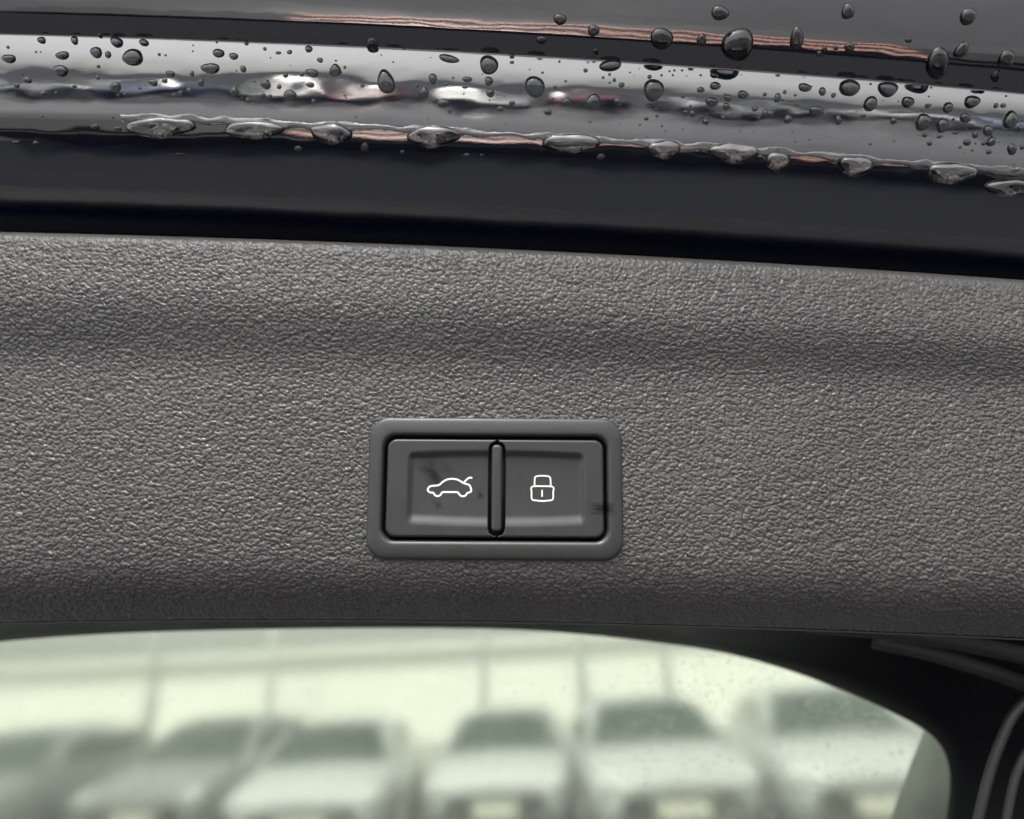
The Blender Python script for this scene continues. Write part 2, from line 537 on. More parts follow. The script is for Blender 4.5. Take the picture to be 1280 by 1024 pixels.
def tube(name, pts, rad, mat, parent, seg=10, flat=1.0):
    vs_, n = [], len(pts)
    for i, p in enumerate(pts):
        t = (pts[min(i + 1, n - 1)] - pts[max(i - 1, 0)]).normalized()
        up = Vector((0, 0, 1)); s = t.cross(up).normalized(); u = s.cross(t).normalized()
        r = rad[i] if isinstance(rad, list) else rad
        for k in range(seg):
            a = 2 * math.pi * k / seg
            vs_.append(p + s * math.cos(a) * r + u * math.sin(a) * r * flat)
    f = grid_faces(seg, n, close_u=True)
    f.append(tuple(range(seg))[::-1]); f.append(tuple((n - 1) * seg + k for k in range(seg)))
    return link(name, vs_, f, mat, parent)

# thin moulded bead that closes the trim at the bottom
bead = [loc(x, 778 + trim_shift(x, 776), interp(TY, TW, 776) - 0.0012) for x in xt[::2]]
tag(tube('trim_bead', bead, 0.00042, M['seal'], tailgate, 8), 'thin edge bead along the bottom of the trim')

# ---- switch: everything lies in the tilted plane of the trim face
ALPHA = R(8.0)
C0 = loc(619, 610, 0.0)
EX = Vector((1, -0.006, 0)).normalized()
EZ = Vector((0, math.sin(ALPHA), math.cos(ALPHA)))
EY = EZ.cross(EX)
MM = D0 / FPX
def sw(px, py, h):
    """switch-plane point: photo position on the face, height h (m) above the face"""
    # plane coordinates measured from the switch centre
    return C0 + EX * ((px - 619) * MM) + EY * ((610 - py) * MM * 1.012) + EZ * h

def rrect(cx, cy, hw, hh, r, n=10):
    pts = []
    for (sx, sy, a0) in ((1, -1, -90), (1, 1, 0), (-1, 1, 90), (-1, -1, 180)):
        for k in range(n + 1):
            a = R(a0 + 90 * k / n)
            pts.append((cx + sx * (hw - r) + r * math.cos(a), cy + sy * (hh - r) + r * math.sin(a)))
    return pts

def ring_solid(name, rings, mat, parent, cap=False):
    verts, n = [], len(rings[0][0])
    for pts, h in rings:
        for (x, y) in pts: verts.append(sw(x, y, h))
    f = grid_faces(n, len(rings), close_u=True, flip=True)
    if cap: f.append(tuple((len(rings) - 1) * n + k for k in range(n))[::-1])
    return link(name, verts, f, mat, parent)

def pxs(px, py):                      # stain centres in tailgate metres
    p = sw(px, py, 0); return p.x, p.y
sA = (*pxs(752, 634), 17 * MM, 9 * MM, 0.0, (0.35, 5.0, 1.0), 1.5)
sB = (*pxs(545, 590), 24 * MM, 20 * MM, -0.8, (0.7, 1.2, 0.9), 0.8)
sC = (*pxs(600, 617), 4.5 * MM, 8 * MM, 0.2, (0.4, 0.6, 0.6), 0.8)
sD = (*pxs(546, 628), 6 * MM, 12 * MM, 0.45, (0.7, 0.7, 1.0), 0.55)
sE = (*pxs(500, 597), 8 * MM, 22 * MM, 0.0, (0.7, 1.2, 1.4), 0.35)
BTN = (0.018, 0.0195, 0.019)
M['bezel'] = satin_plastic('satin_bezel_plastic', (0.019, 0.021, 0.020), 0.46, [sA])
M['button'] = satin_plastic('satin_button_plastic', BTN, 0.40, [sA, sB, sC, sD])

cx, cy = 619, 610.5
def rr(grow_x, grow_y, r, dy=0): return rrect(cx, cy + dy, grow_x, grow_y, r)
bez = ring_solid('switch_bezel', [
    (rr(159.0, 87, 25), -0.0020), (rr(159.0, 87, 25), 0.0002), (rr(158.5, 86.5, 24.6), 0.0006), (rr(157.2, 85.2, 23.8), 0.0009), (rr(155, 83, 22.5), 0.00112),
    (rr(152, 79.5, 21), 0.00130), (rr(148, 74.5, 19.5), 0.00148), (rr(144.2, 69.4, 18.2), 0.00156), (rr(142.6, 67.2, 17.5), 0.00148), (rr(141.2, 65.6, 17), 0.00115),
    (rr(139.9, 64.3, 16.5), 0.0005), (rr(139.2, 63.6, 16.3), -0.003)], M['bezel'], tailgate)
tag(bez, 'smooth dark grey raised frame around two buttons')
well = ring_solid('switch_well', [(rr(139.9, 64.3, 16), -0.0014), (rr(139.9, 64.3, 16), -0.0032)], M['black_gap'], tailgate, cap=True)
tag(well, 'black gap around the buttons')

def sd_rrect(x, y, x0, x1, y0, y1, r):
    qx = abs(x - (x0 + x1) / 2) - (x1 - x0) / 2 + r
    qy = abs(y - (y0 + y1) / 2) - (y1 - y0) / 2 + r
    return math.hypot(max(qx, 0), max(qy, 0)) + min(max(qx, qy), 0) - r

BTN_H = 0.0011
def button_height(x, y):
    arch = 3.0 * ((x - 620) / 111) ** 2                     # the dish's long edges bow slightly
    tx = smooth01((x - 508) / 9.0) * smooth01((732 - x) / 9.0)
    ty = smooth01((y - 562 - arch) / 11.0) * smooth01((659 - arch - y) / 15.0)
    d = sd_rrect(x, y, 508, 732, 562, 659, 14)
    t = tx * ty * smooth01(-d / 6.0 + 0.25)
    dish = 0.0009 + 0.0004 * (1 - ((y - 605) / 50) ** 2)
    if sd_rrect(x, y, 610.9, 631.1, 553.5, 668.5, 8.5) < 0: return -0.003
    return BTN_H - t * dish
def in_poly_outline(x0, x1, y0, y1, r_l, r_r, n=9):
    pts = []
    for (cxx, cyy, a0, r) in ((x1, y0, -90, r_r), (x1, y1, 0, r_r), (x0, y1, 90, r_l), (x0, y0, 180, r_l)):
        sx = -1 if cxx == x1 else 1; sy = 1 if cyy == y0 else -1
        for k in range(n + 1):
            a = R(a0 + 90 * k / n)
            pts.append((cxx + sx * r + r * math.cos(a), cyy + sy * r + r * math.sin(a)))
    return pts
def make_button(name, x0, x1, y0, y1, left):
    """rounded key: grid mapped onto the key's outline, dished top, rolled edge"""
    nx, ny = 150, 130
    r = 12.0
    V = []
    for j in range(ny):
        for i in range(nx):
            x = lerp(x0, x1, i / (nx - 1)); y = lerp(y0, y1, j / (ny - 1))
            # pull the outer corners in to the rounded outline
            ox = x0 if left else x1
            for oy in (y0, y1):
                sxx = 1 if left else -1; syy = 1 if oy == y0 else -1
                lx = (x - ox) * sxx; ly = (y - oy) * syy
                if lx < r and ly < r:
                    m = max(r - lx, r - ly); l = math.hypot(r - lx, r - ly)
                    if l > 0:
                        f = m / l
                        x = ox + sxx * (r - (r - lx) * f); y = oy + syy * (r - (r - ly) * f)
            e = -sd_rrect(x, y, x0 if left else x0 - 60, x1 + 60 if left else x1, y0, y1, r)
            e = min(e, (x1 - x) if left else (x - x0))
            roll = 0.0006 * (1 - min(1, e / 3.2)) ** 2
            V.append(sw(x, y, button_height(x, y) - roll))
    F = grid_faces(nx, ny, flip=True)
    # skirt
    border = [i for i in range(nx)] + [j * nx + nx - 1 for j in range(1, ny)] + [(ny - 1) * nx + i for i in range(nx - 2, -1, -1)] + [j * nx for j in range(ny - 2, 0, -1)]
    b0 = len(V)
    for bI in border: V.append(V[bI] - EZ * 0.003)
    nb = len(border)
    for k in range(nb):
        F.append((border[k], border[(k + 1) % nb], b0 + (k + 1) % nb, b0 + k))
    return link(name, V, F, M['button'], tailgate)
openb = make_button('release_button', 483.5, 620.2, 550, 670.5, True)
tag(openb, 'left button with white car symbol and smudged finger marks')
lockb = make_button('lock_button', 622.2, 754.5, 550, 670.5, False)
tag(lockb, 'right button with white padlock symbol and dark scuff')

# divider between the buttons: black slot and a slim rounded rib standing in it
slot = ring_solid('divider_slot', [(rrect(621, 611, 11.5, 58.5, 9), -0.003), (rrect(621, 611, 11.5, 58.5, 9), -0.0014)], M['black_gap'], tailgate, cap=True)
tag(slot, 'black slot around the divider')
rib = ring_solid('divider_rib', [(rrect(621, 610, 6.4, 53, 5), -0.0014), (rrect(621, 610, 6.4, 53, 5), BTN_H - 0.0003), (rrect(621, 610, 5.8, 52.4, 4.6), BTN_H + 0.0001),
                                 (rrect(621, 610, 4.4, 51, 3.4), BTN_H + 0.0003), (rrect(621, 610, 2.2, 49, 1.8), BTN_H + 0.00036)], M['bezel'], tailgate, cap=True)
tag(rib, 'slim vertical rib between the two buttons')

def stroke(pts, width, closed, parent, name, extra=()):
    V, F = [], []
    for line, cl in [(pts, closed)] + list(extra):
        n = len(line); base = len(V)
        for i, (x, y) in enumerate(line):
            p0 = line[i - 1] if (i > 0 or cl) else line[i]
            p1 = line[(i + 1) % n] if (i < n - 1 or cl) else line[i]
            t = Vector((p1[0] - p0[0], p1[1] - p0[1], 0)).normalized()
            nx_, ny_ = -t.y, t.x
            for s in (-1, 1):
                qx, qy = x + nx_ * s * width / 2, y + ny_ * s * width / 2
                V.append(sw(qx, qy, button_height(qx, qy) + 0.00006))
            for s in (-1, 1):
                qx, qy = x + nx_ * s * width / 2, y + ny_ * s * width / 2
                V.append(sw(qx, qy, button_height(qx, qy) - 0.0001))
        for i in range(n if cl else n - 1):
            a = base + 4 * i; b = base + 4 * ((i + 1) % n)
            F += [(a, a + 1, b + 1, b), (a, b, b + 2, a + 2), (a + 1, a + 3, b + 3, b + 1)]
    o = link(name, V, F, M['white_print'], parent, smooth=False)
    return o
def z5(l, cl=False, n=4):
    pts = [(510 + x / 5.565, 570 + y / 5.565) for x, y in l]
    if cl:
        P = [Vector((*p, 0)) for p in pts]; m = len(P); out = []
        for i in range(m):
            a, b, c, d = P[i - 1], P[i], P[(i + 1) % m], P[(i + 2) % m]
            for k in range(n):
                t = k / n
                q = 0.5 * ((2 * b) + (c - a) * t + (2 * a - 5 * b + 4 * c - d) * t * t + (3 * b - a - 3 * c + d) * t ** 3)
                out.append((q.x, q.y))
        return out
    return [(q.x, q.y) for q in catmull([(x, y, 0) for x, y in pts], n)]
car_line = [(138, 243), (142, 225), (160, 212), (212, 206), (240, 184), (268, 168), (305, 162), (345, 168), (382, 189), (400, 195), (424, 203), (436, 222), (439, 246), (422, 256),
            (412, 259), (402, 274), (384, 281), (364, 275), (350, 258), (338, 253), (295, 253), (250, 253), (236, 258), (224, 275), (206, 281), (188, 274), (176, 258), (158, 257)]
stroke(z5(car_line, True), 2.25, True, openb, 'car_symbol', [(z5([(388, 186), (406, 168), (424, 154), (446, 155)]), False)])
lock_body = [(863, 213), (935, 209), (1008, 213), (1010, 250), (1007, 298), (972, 307), (935, 310), (898, 307), (863, 298), (860, 250)]
stroke(z5(lock_body, True), 1.95, True, lockb, 'padlock_symbol',
       [(z5([(880, 208), (881, 172), (884, 148), (900, 140), (935, 137), (972, 140), (988, 148), (992, 172), (993, 208)]), False), (z5([(933, 234), (933, 256), (933, 281)]), False)])

# ---- rear window, seen below the trim
GW = -0.115
GLASS_LEAN = math.tan(R(12))        # the pane leans back from the trim
def on_pane(px, py, off=0.0):
    """point of the pane's plane seen at a photo position"""
    k = (512 - py) / FPX
    w0 = GW - 0.004 + off
    v0 = (512 - 785) / FPX * (D0 - w0)
    w = (w0 - GLASS_LEAN * v0 + GLASS_LEAN * k * D0) / (1 + GLASS_LEAN * k)
    return loc(px, py, w)
GCURVE = [(-420, 880), (-260, 842), (-120, 818), (0, 801), (150, 790), (350, 784.5), (560, 783.5), (700, 789), (850, 806), (930, 822), (1000, 843), (1060, 866), (1110, 888),
          (1148, 908), (1170, 925), (1184, 950), (1187, 985), (1180, 1040), (1166, 1120), (1150, 1220)]
gc = [(p.x, p.y) for p in catmull([(x, y, 0) for x, y in GCURVE], 6)]
# pane: a thin slab that runs on behind the surround
def pane(name, w0, w1, mat, inset):
    pts = [(x, y - inset) for x, y in gc if x < 1000] + [(1090, 850 - inset / 2), (1180, 880), (1230, 930), (1245, 1000), (1240, 1100), (1215, 1260), (-420, 1260)]
    n = len(pts)
    V = [on_pane(x, y) for x, y in pts]; V += [v + Vector((0, 0, w1 - w0)) for v in V]
    F = [tuple(range(n))[::-1], tuple(range(n, 2 * n))] + [(i, (i + 1) % n, n + (i + 1) % n, n + i) for i in range(n)]
    return link(name, V, F, mat, tailgate, smooth=False)
tag(pane('rear_window', GW - 0.004, GW - 0.0075, M['glass'], 14), 'green tinted rear window pane spotted with rain')

# dark surround between glass and trim
ns = 22
V = []
for i, (x, y) in enumerate(gc):
    x0, y0 = gc[max(i - 1, 0)]; x1, y1 = gc[min(i + 1, len(gc) - 1)]
    tx, ty = x1 - x0, y1 - y0; l = math.hypot(tx, ty)
    nx_, ny_ = ty / l, -tx / l                     # outward: up, then to the right
    right = smooth01((x - 850) / 330)
    reach = lerp(60, 330, right)
    for k in range(ns):
        s = k / (ns - 1)
        w = GW + (0.085 * s ** 1.2)
        if k == 0: w = GW - 0.008
        V.append(loc(x + nx_ * s * reach, y + ny_ * s * reach, w))
sur = link('window_surround', V, grid_faces(ns, len(gc)), M['surround'], tailgate)
tag(sur, 'dark plastic surround of the rear window')

# grey edge strip behind the glass in the corner
strip = [(1161, 890, 1200, 900), (1150, 918, 1215, 915), (1138, 948, 1220, 950), (1126, 980, 1222, 985), (1110, 1022, 1220, 1040), (1085, 1090, 1210, 1120), (1050, 1180, 1180, 1220)]
V = []
for (xa, ya, xb, yb) in strip:
    for k in range(9):
        t = k / 8
        V.append(loc(lerp(xa, xb, t), lerp(ya, yb, t), GW - 0.048 + 0.004 * math.sin(t * math.pi)))
tag(link('glass_edge_strip', V, grid_faces(9, len(strip), flip=True), M['frit'], tailgate), 'grey strip along the side edge of the rear window')

# mouldings at the right: two soft folds below the trim, two seal ridges
def px_tube(name, pts, rpx, w, mat, label, n=8, flat=1.0):
    P = catmull([loc(x, y, ww) for (x, y, ww) in [(p[0], p[1], w if len(p) < 3 else p[2]) for p in pts]], n)
    rad = [rpx / FPX * (D0 - w)] * len(P)
    o = tube(name, P, rad, mat, tailgate, 14, flat)
    tag(o, label); return o
px_tube('trim_fold', [(1010, 780), (1090, 786), (1170, 797), (1240, 810), (1310, 826), (1400, 850)], 12, -0.045, M['rubber'], 'soft fold of dark trim under the grained panel', flat=0.7)
px_tube('trim_fold', [(1090, 800, -.075), (1150, 812, -.07), (1210, 829, -.066), (1290, 857, -.062), (1400, 905, -.06)], 11, -0.068, M['rubber'], 'second soft fold of dark trim beside the window corner', flat=0.7)
px_tube('seal_ridge', [(1420, 842), (1330, 856), (1290, 872), (1268, 892), (1254, 920), (1242, 952), (1231, 990), (1218, 1045), (1190, 1150)], 6.0, -0.05, M['seal'], 'grey rubber seal ridge curving down beside the window')
px_tube('seal_ridge', [(1420, 890), (1330, 905), (1296, 925), (1278, 950), (1266, 985), (1254, 1045), (1230, 1150)], 5.0, -0.045, M['seal'], 'outer grey seal ridge at the right edge')

# fine rain on the outside of the pane
def dome(seg=14, rings=5, wob=0.0, pear=0.0, rnd=random):
    """unit drop: base circle of radius 1 in xy, height 1 in z; pear > 0 pulls the upper end out"""
    ph = [rnd.uniform(0, 6.28) for _ in range(3)]
    V, F = [], []
    for j in range(rings):
        t = j / rings
        ang = t * math.pi / 2
        for i in range(seg):
            a = 2 * math.pi * i / seg
            r = 1 + wob * (0.6 * math.cos(2 * a + ph[0]) + 0.4 * math.cos(3 * a + ph[1]))
            rr_ = math.cos(ang) ** 0.8 * r
            x, y = rr_ * math.cos(a), rr_ * math.sin(a)
            x *= 1 - pear * 0.5 * (y + 0.2)
            sag = 0.34 * math.sin(ang)
            V.append(Vector((x, y - sag * 0.8, math.sin(ang))))
    V.append(Vector((0, -0.27, 1.0)))
    F = grid_faces(seg, rings, close_u=True)
    b = (rings - 1) * seg
    for i in range(seg): F.append((b + i, b + (i + 1) % seg, len(V) - 1))
    return V, F

V, F = [], []
rng = random.Random(21)
tv, tf = dome(8, 3, 0.0, 0.0, rng)
for _ in range(6500):
    x = rng.uniform(-40, 1180); y = rng.uniform(790, 1040)
    dens = 0.10 + 0.90 * smooth01((x - 620) / 350)
    if rng.random() > dens: continue
    r = rng.choice([0.00018, 0.00024, 0.0003, 0.0004, 0.0005])
    c = on_pane(x, y, -0.0034)
    b = len(V)
    for v in tv: V.append(c + Vector((v.x * r, v.y * r * 1.2, -v.z * r * 0.5)))
    F += [tuple(b + i for i in f)[::-1] for f in tf]
M['clear'] = bpy.data.materials.new('clear_rain'); M['clear'].use_nodes = True
_nt = M['clear'].node_tree; _nt.nodes.remove(_nt.nodes['Principled BSDF'])
_g = nd(_nt, 'ShaderNodeBsdfGlass', IOR=1.12, Roughness=0.0)
L(_nt, _g.outputs[0], _nt.nodes['Material Output'].inputs['Surface'])
rain = link('window_rain', V, F, M['clear'], None)
rain.matrix_world = tailgate.matrix_world
tag(rain, 'fine rain spray speckling the rear window glass', 'rain', kind='stuff')

# ================================================================== WATER ON THE PAINT
BIG = [ # px, py, width, height, tilt(deg), pear
 (52,50,10,9,0,0),(93,50,9,11,-20,0),(146,52,17,13,20,0),(180,53,12,9,10,0),(78,69,17,10,0,0),(120,65,15,13,-20,0),(135,68,8,8,0,0),(166,71,27,19,0,0),
 (11,73,17,11,0,0),(76,88,20,13,12,0),(34,100,11,8,0,0),(21,107,7,6,0,0),(144,108,13,13,-20,.2),(54,117,8,7,0,0),(93,108,6,4,0,0),(213,92,11,8,10,0),(206,101,7,6,0,0),
 (191,103,13,8,14,0),(240,92,6,6,0,0),(263,85,23,13,5,0),(304,86,8,8,0,0),(273,66,14,11,0,0),(292,70,12,8,0,0),(251,103,8,9,0,.2),(293,114,11,11,0,.2),(310,125,6,5,0,0),
 (226,116,6,6,0,0),(237,113,8,6,35,0),(386,61,10,8,20,0),(348,66,7,4,0,0),(362,65,7,5,-10,0),(400,75,8,6,0,0),(390,91,17,10,20,0),(419,87,15,15,0,.5),(332,105,14,11,10,0),
 (349,108,6,6,0,0),(357,94,7,6,0,0),(377,93,7,5,0,0),(388,106,10,7,0,0),(362,119,18,13,-20,.1),(482,101,21,31,-12,.25),(561,73,28,9,13,0),(611,80,25,22,0,.1),(465,55,15,14,0,.2),
 (541,98,11,12,0,0),(530,115,12,15,-10,.3),(584,99,12,7,0,0),(558,105,7,4,0,0),(581,109,8,4,0,0),(611,101,10,11,0,0),(613,116,11,10,0,0),(554,129,16,10,-5,0),(562,138,6,7,0,0),
 (626,136,10,6,10,0),(640,129,8,6,0,0),(668,107,27,25,-10,.2),(763,81,28,15,-15,0),(817,112,27,25,-8,-.25),(708,127,13,11,0,0),(741,127,18,21,0,-.3),(773,127,12,10,0,0),(685,140,10,8,0,0),
 (777,106,8,6,0,0),(893,94,11,7,0,0),(894,107,13,10,0,0),(876,112,9,7,10,0),(890,127,16,12,20,0),(910,122,9,9,0,0),(908,133,9,9,0,0),(929,118,14,10,20,0),(866,142,8,8,0,0),(882,152,7,7,0,0),
 (944,136,8,6,0,0),(957,141,8,10,0,0),(1006,109,17,10,5,0),(1028,114,9,10,0,0),(1042,119,6,6,0,0),(972,122,9,11,20,0),(963,142,9,10,0,0),(985,149,11,10,0,0),(1021,138,18,13,15,0),
 (1048,150,8,11,0,.2),(1062,109,24,21,0,-.3),(1110,111,25,18,0,-.3),(1088,129,17,18,0,0),(1135,127,15,14,20,0),(1160,132,9,5,0,0),(1185,134,13,13,0,.2),(1207,147,15,11,15,0),(1215,127,20,15,0,-.3),
 (1154,152,20,20,0,0),(1178,156,15,17,0,0),(1117,151,8,9,0,0),(1079,145,8,4,0,0),(1263,149,17,22,0,.2),(1245,132,6,6,0,0),(1254,132,8,5,0,0),(1276,160,7,8,0,0),(1235,163,12,13,0,0),(1239,177,11,11,0,0),
 (1219,168,7,9,0,0),(1209,178,9,8,0,0),(1265,186,11,14,0,0),(1230,179,6,6,0,0),(1156,169,6,5,0,0),(1162,179,6,6,0,0),
 # upper facet
 (827,48,30,20,0,0),(922,55,38,34,0,.1),(877,50,13,12,0,0),(742,38,14,12,0,0),(677,50,12,8,0,0),(745,64,8,6,0,0),(996,48,17,23,0,.3),(1172,78,28,31,0,.2),(1202,62,15,18,20,0),(1258,74,19,20,10,0),
 (1031,61,6,6,0,0),(1045,60,6,5,0,0),(1062,59,13,10,0,0),(1024,67,7,6,0,0),(1136,50,9,6,0,0),(1245,95,11,12,0,0),(700,24,16,12,0,0),(900,16,22,16,0,0),(1060,14,15,18,0,0),(1210,20,18,20,0,0),
 # lower facet
 (373,186,11,6,0,0),(456,184,10,10,0,.2),(503,190,6,4,0,0),(583,194,9,5,0,0),(602,194,5,3,0,0),(751,196,11,7,0,0),(20,178,9,4,0,0),(45,179,7,5,0,0),(119,159,11,6,0,0),(147,161,10,5,0,0),(226,193,14,3,0,0)]
TINY = [(70,116,4),(123,83,5),(122,97,5),(218,119,5),(308,54,5),(199,68,4),(207,69,3),(45,65,3),(10,59,4),(125,44,5),(241,64,2.5),(271,53,3),(156,118,4),(148,119,4),(329,119,6),(338,120,4),(392,127,6),
 (453,107,5),(431,84,4),(521,107,5),(505,61,2.5),(331,61,5),(640,70,6),(640,78,5),(732,88,5),(768,100,5),(754,97,4),(762,93,4),(812,96,5),(694,109,5),(854,121,5),(857,140,5),(877,146,5),(884,143,4),
 (899,142,5),(904,147,5),(948,147,5),(956,118,5),(820,137,4),(821,145,4),(808,148,5),(916,142,3),(930,143,3),(876,94,3),(837,89,3),(843,88,3),(841,94,3),(827,94,3),(981,115,5),(994,119,4),(995,132,3),
 (1174,171,5),(1195,166,5),(1236,190,6),(1200,184,4),(1088,180,4),(1118,176,3),(1278,184,6)]
rng = random.Random(5)
for _ in range(170):
    x = rng.uniform(-10, 1290); f = rng.random()
    y = 52 + f * 100 + paint_shift(x) + 20
    if x < 600 and rng.random() < 0.4: continue
    TINY.append((x, y, rng.uniform(1.6, 3.4)))

TENS = ['', '', 'twenty', 'thirty', 'forty', 'fifty', 'sixty', 'seventy', 'eighty', 'ninety']
ONES = ['', 'first', 'second', 'third', 'fourth', 'fifth', 'sixth', 'seventh', 'eighth', 'ninth', 'tenth', 'eleventh', 'twelfth', 'thirteenth', 'fourteenth', 'fifteenth', 'sixteenth', 'seventeenth', 'eighteenth', 'nineteenth']
def ordinal(n):
    if n < 20: return ONES[n]
    t, o = divmod(n, 10)
    if o == 0: return TENS[t][:-1] + 'ieth'
    return TENS[t] + '-' + ONES[o]

WM = tailgate.matrix_world.copy()
def put_drop(name, px, py, wpx, hpx, tilt, pear, thick=0.5, seg=22, rings=8, wob=0.11, mesh=None):
    p, n = paint_at(px, py)
    if mesh is None:
        V, F = dome(seg, rings, wob, pear, rng)
        o = link(name, V, F, M['water'])
    else:
        o = bpy.data.objects.new(name, mesh); COL.objects.link(o)
    up = Vector((0, 1, 0)); up = (up - n * up.dot(n)).normalized(); rt = up.cross(n)
    ca, sa = math.cos(R(-tilt)), math.sin(R(-tilt))
    ax = rt * ca + up * sa; ay = up * ca - rt * sa
    k = (D0 - p.z) / FPX
    sx, sy = wpx / 2 * k, hpx / 2 * k / max(0.85, abs(n.z))
    sz = min(sx, sy) * thick * 2 * 0.8
    m = Matrix.Identity(4)
    for i in range(3):
        m[i][0] = ax[i] * sx; m[i][1] = ay[i] * sy; m[i][2] = n[i] * sz; m[i][3] = p[i] - n[i] * sz * 0.03
    o.matrix_world = WM @ m
    return o

def zone(px, py):
    ym = py - paint_shift(px)
    return 'upper' if ym < 66 else ('band' if ym < 166 else 'lower')
ZONE_TXT = {'upper': 'dark upper ledge', 'band': 'bright paint band', 'lower': 'dark paint under the lip'}
classes = {}
for d in BIG:
    size = max(d[2], d[3])
    cl = 'large' if size >= 18 else ('medium-sized' if size >= 10 else 'small')
    classes.setdefault((zone(d[0], d[1]), cl), []).append(d)
for (zn, cl), lst in classes.items():
    lst.sort(key=lambda d: d[0])
    for i, d in enumerate(lst):
        o = put_drop('water_drop', *d)
        tag(o, '%s from the left of the %s water drops on the %s' % (ordinal(i + 1), cl, ZONE_TXT[zn]), 'water drop', 'water drops on the black paint')
tinyV, tinyF = dome(10, 4, 0.0, 0.0, rng)
tiny_me = bpy.data.meshes.new('tiny_drop'); tiny_me.from_pydata([tuple(v) for v in tinyV], [], tinyF); tiny_me.materials.append(M['water'])
for p_ in tiny_me.polygons: p_.use_smooth = True
for x, y, s in TINY:
    o = put_drop('water_droplet', x, y, s * rng.uniform(0.95, 1.3), s * rng.uniform(0.8, 1.05), 0, 0, mesh=tiny_me)
    tag(o, 'tiny water droplet scattered between the drops on the black paint', 'water droplet', 'tiny droplets on the black paint')

# drops gathering along the lip: a sagging bead with a knobbly tip
LIP = [(200, 160, 78, 30, 1), (318, 163, 66, 26, 1), (413, 167, 46, 34, 1), (542, 172, 56, 32, 1), (712, 180, 62, 28, 0), (830, 187, 40, 28, 1), (917, 192, 56, 30, 1),
       (972, 203, 28, 30, 1), (1071, 208, 40, 34, 1), (1188, 216, 58, 34, 1), (1263, 236, 62, 26, 1)]
def n1(x, y, k):
    return float(vnoise(np.array([x]), np.array([y]), k)[0]) - 0.5
def water_patch(name, U0, U1, V0, V1, nu, nv, field, height):
    """irregular pool of water lying on the lip: photo-pixel grid, kept where field > 0"""
    us = np.linspace(U0, U1, nu); vs__ = np.linspace(V0, V1, nv)
    Ug, Vg = np.meshgrid(us, vs__)
    Fd = field(Ug, Vg)
    Hh = height(Ug, Vg, np.clip(Fd, 0, None))
    keepv = Fd > -0.12
    ids = -np.ones(Fd.shape, int); V = []
    for j in range(nv):
        for i in range(nu):
            if keepv[j, i]:
                px, py = Ug[j, i], Vg[j, i]
                base, n = paint_at(px, py)
                # the water bridges the lip: it hangs from the lip's own plane rather than following the recess
                lp, ln = paint_at(px, 165 + paint_shift(px))
                w = max(base.z, lp.z - 0.055 * (py - 165 - paint_shift(px)) * MM * 10) if Fd[j, i] > 0 else base.z
                h = Hh[j, i] * MM if Fd[j, i] > 0 else -0.0003
                ids[j, i] = len(V); V.append(loc(px, py, w + h))
    F = []
    for j in range(nv - 1):
        for i in range(nu - 1):
            q = (ids[j, i], ids[j + 1, i], ids[j + 1, i + 1], ids[j, i + 1])
            if min(q) >= 0: F.append(q)
    o = link(name, V, F, M['hanging'])
    o.matrix_world = WM
    return o
for i, (x, y, wp, hp, tip) in enumerate(LIP):
    sd_ = 40 + i * 7
    tx = x + (hash2(np.array([i]), np.array([3]), 5)[0] - 0.4) * wp * 0.25
    def field(U_, V_, x=x, y=y, wp=wp, hp=hp, sd_=sd_, tx=tx):
        a_ = (U_ - x) / (wp * 0.56); b_ = (V_ - y + 1) / (hp * 0.42)
        b_ = np.where(b_ > 0, b_ * (1 + 0.15 * np.abs(a_)), b_)
        f = 1 - (np.abs(a_) ** 2.2 + np.abs(b_) ** 2.2)
        f += 0.35 * np.exp(-((U_ - tx) / (wp * 0.16)) ** 2 - ((V_ - y - hp * 0.42) / (hp * 0.24)) ** 2)
        return f + 0.7 * (vnoise(U_ * 0.055, V_ * 0.07, sd_) - .5)
    def height(U_, V_, f, x=x, y=y, wp=wp, hp=hp, sd_=sd_, tx=tx):
        h = np.sqrt(np.clip(f, 0, 1.1)) * hp * 0.34
        t = np.exp(-((U_ - tx) / (wp * 0.22)) ** 2 - ((V_ - y - hp * 0.36) / (hp * 0.26)) ** 2)
        knob = np.sin(U_ * 0.75 + sd_) * np.sin(V_ * 0.8 + sd_ * 2) + 0.5 * np.sin(U_ * 1.3 + V_ * 0.4 + sd_)
        h *= 1 + 0.3 * (vnoise(U_ * 0.05, V_ * 0.08, sd_ + 4) - .5)
        return h + t * (hp * 0.12 + knob * hp * 0.035) * np.clip(f * 3, 0, 1)
    o = water_patch('hanging_drop', x - wp * 0.95, x + wp * 0.95, y - hp * 0.75, y + hp * 0.95, 84, 54, field, height)
    tag(o, '%s from the left of the water drops hanging along the paint lip' % ordinal(i + 1), 'water drop', 'drops hanging along the lip')

# ragged film of water that joins them
def ffield(U_, V_):
    c = 166 + 0.058 * (U_ - 640) + 2.6e-5 * (U_ - 640) ** 2
    near = np.zeros(U_.shape)
    for l in LIP: near = np.maximum(near, np.exp(-((U_ - l[0]) / (l[2] * 0.7)) ** 2))
    wdt = 2.0 + 5.0 * near + 3.0 * vnoise(U_ * 0.03, U_ * 0 + .5, 91)
    f = 1 - (np.abs(V_ - c - 2 - 3 * near - 5 * (vnoise(U_ * 0.05, U_ * 0 + .5, 94) - .5)) / wdt) ** 2
    f += 0.7 * (vnoise(U_ * 0.09, V_ * 0.14, 92) - .5) + 0.12 * (vnoise(U_ * 0.3, V_ * 0.3, 93) - .5)
    return np.where(U_ < 150, -1, f)
def fheight(U_, V_, f):
    return np.sqrt(np.clip(f, 0, 1)) * 2.8 * (0.7 + 0.6 * vnoise(U_ * 0.06, V_ * 0.1, 95))
V0 = []
segs = []
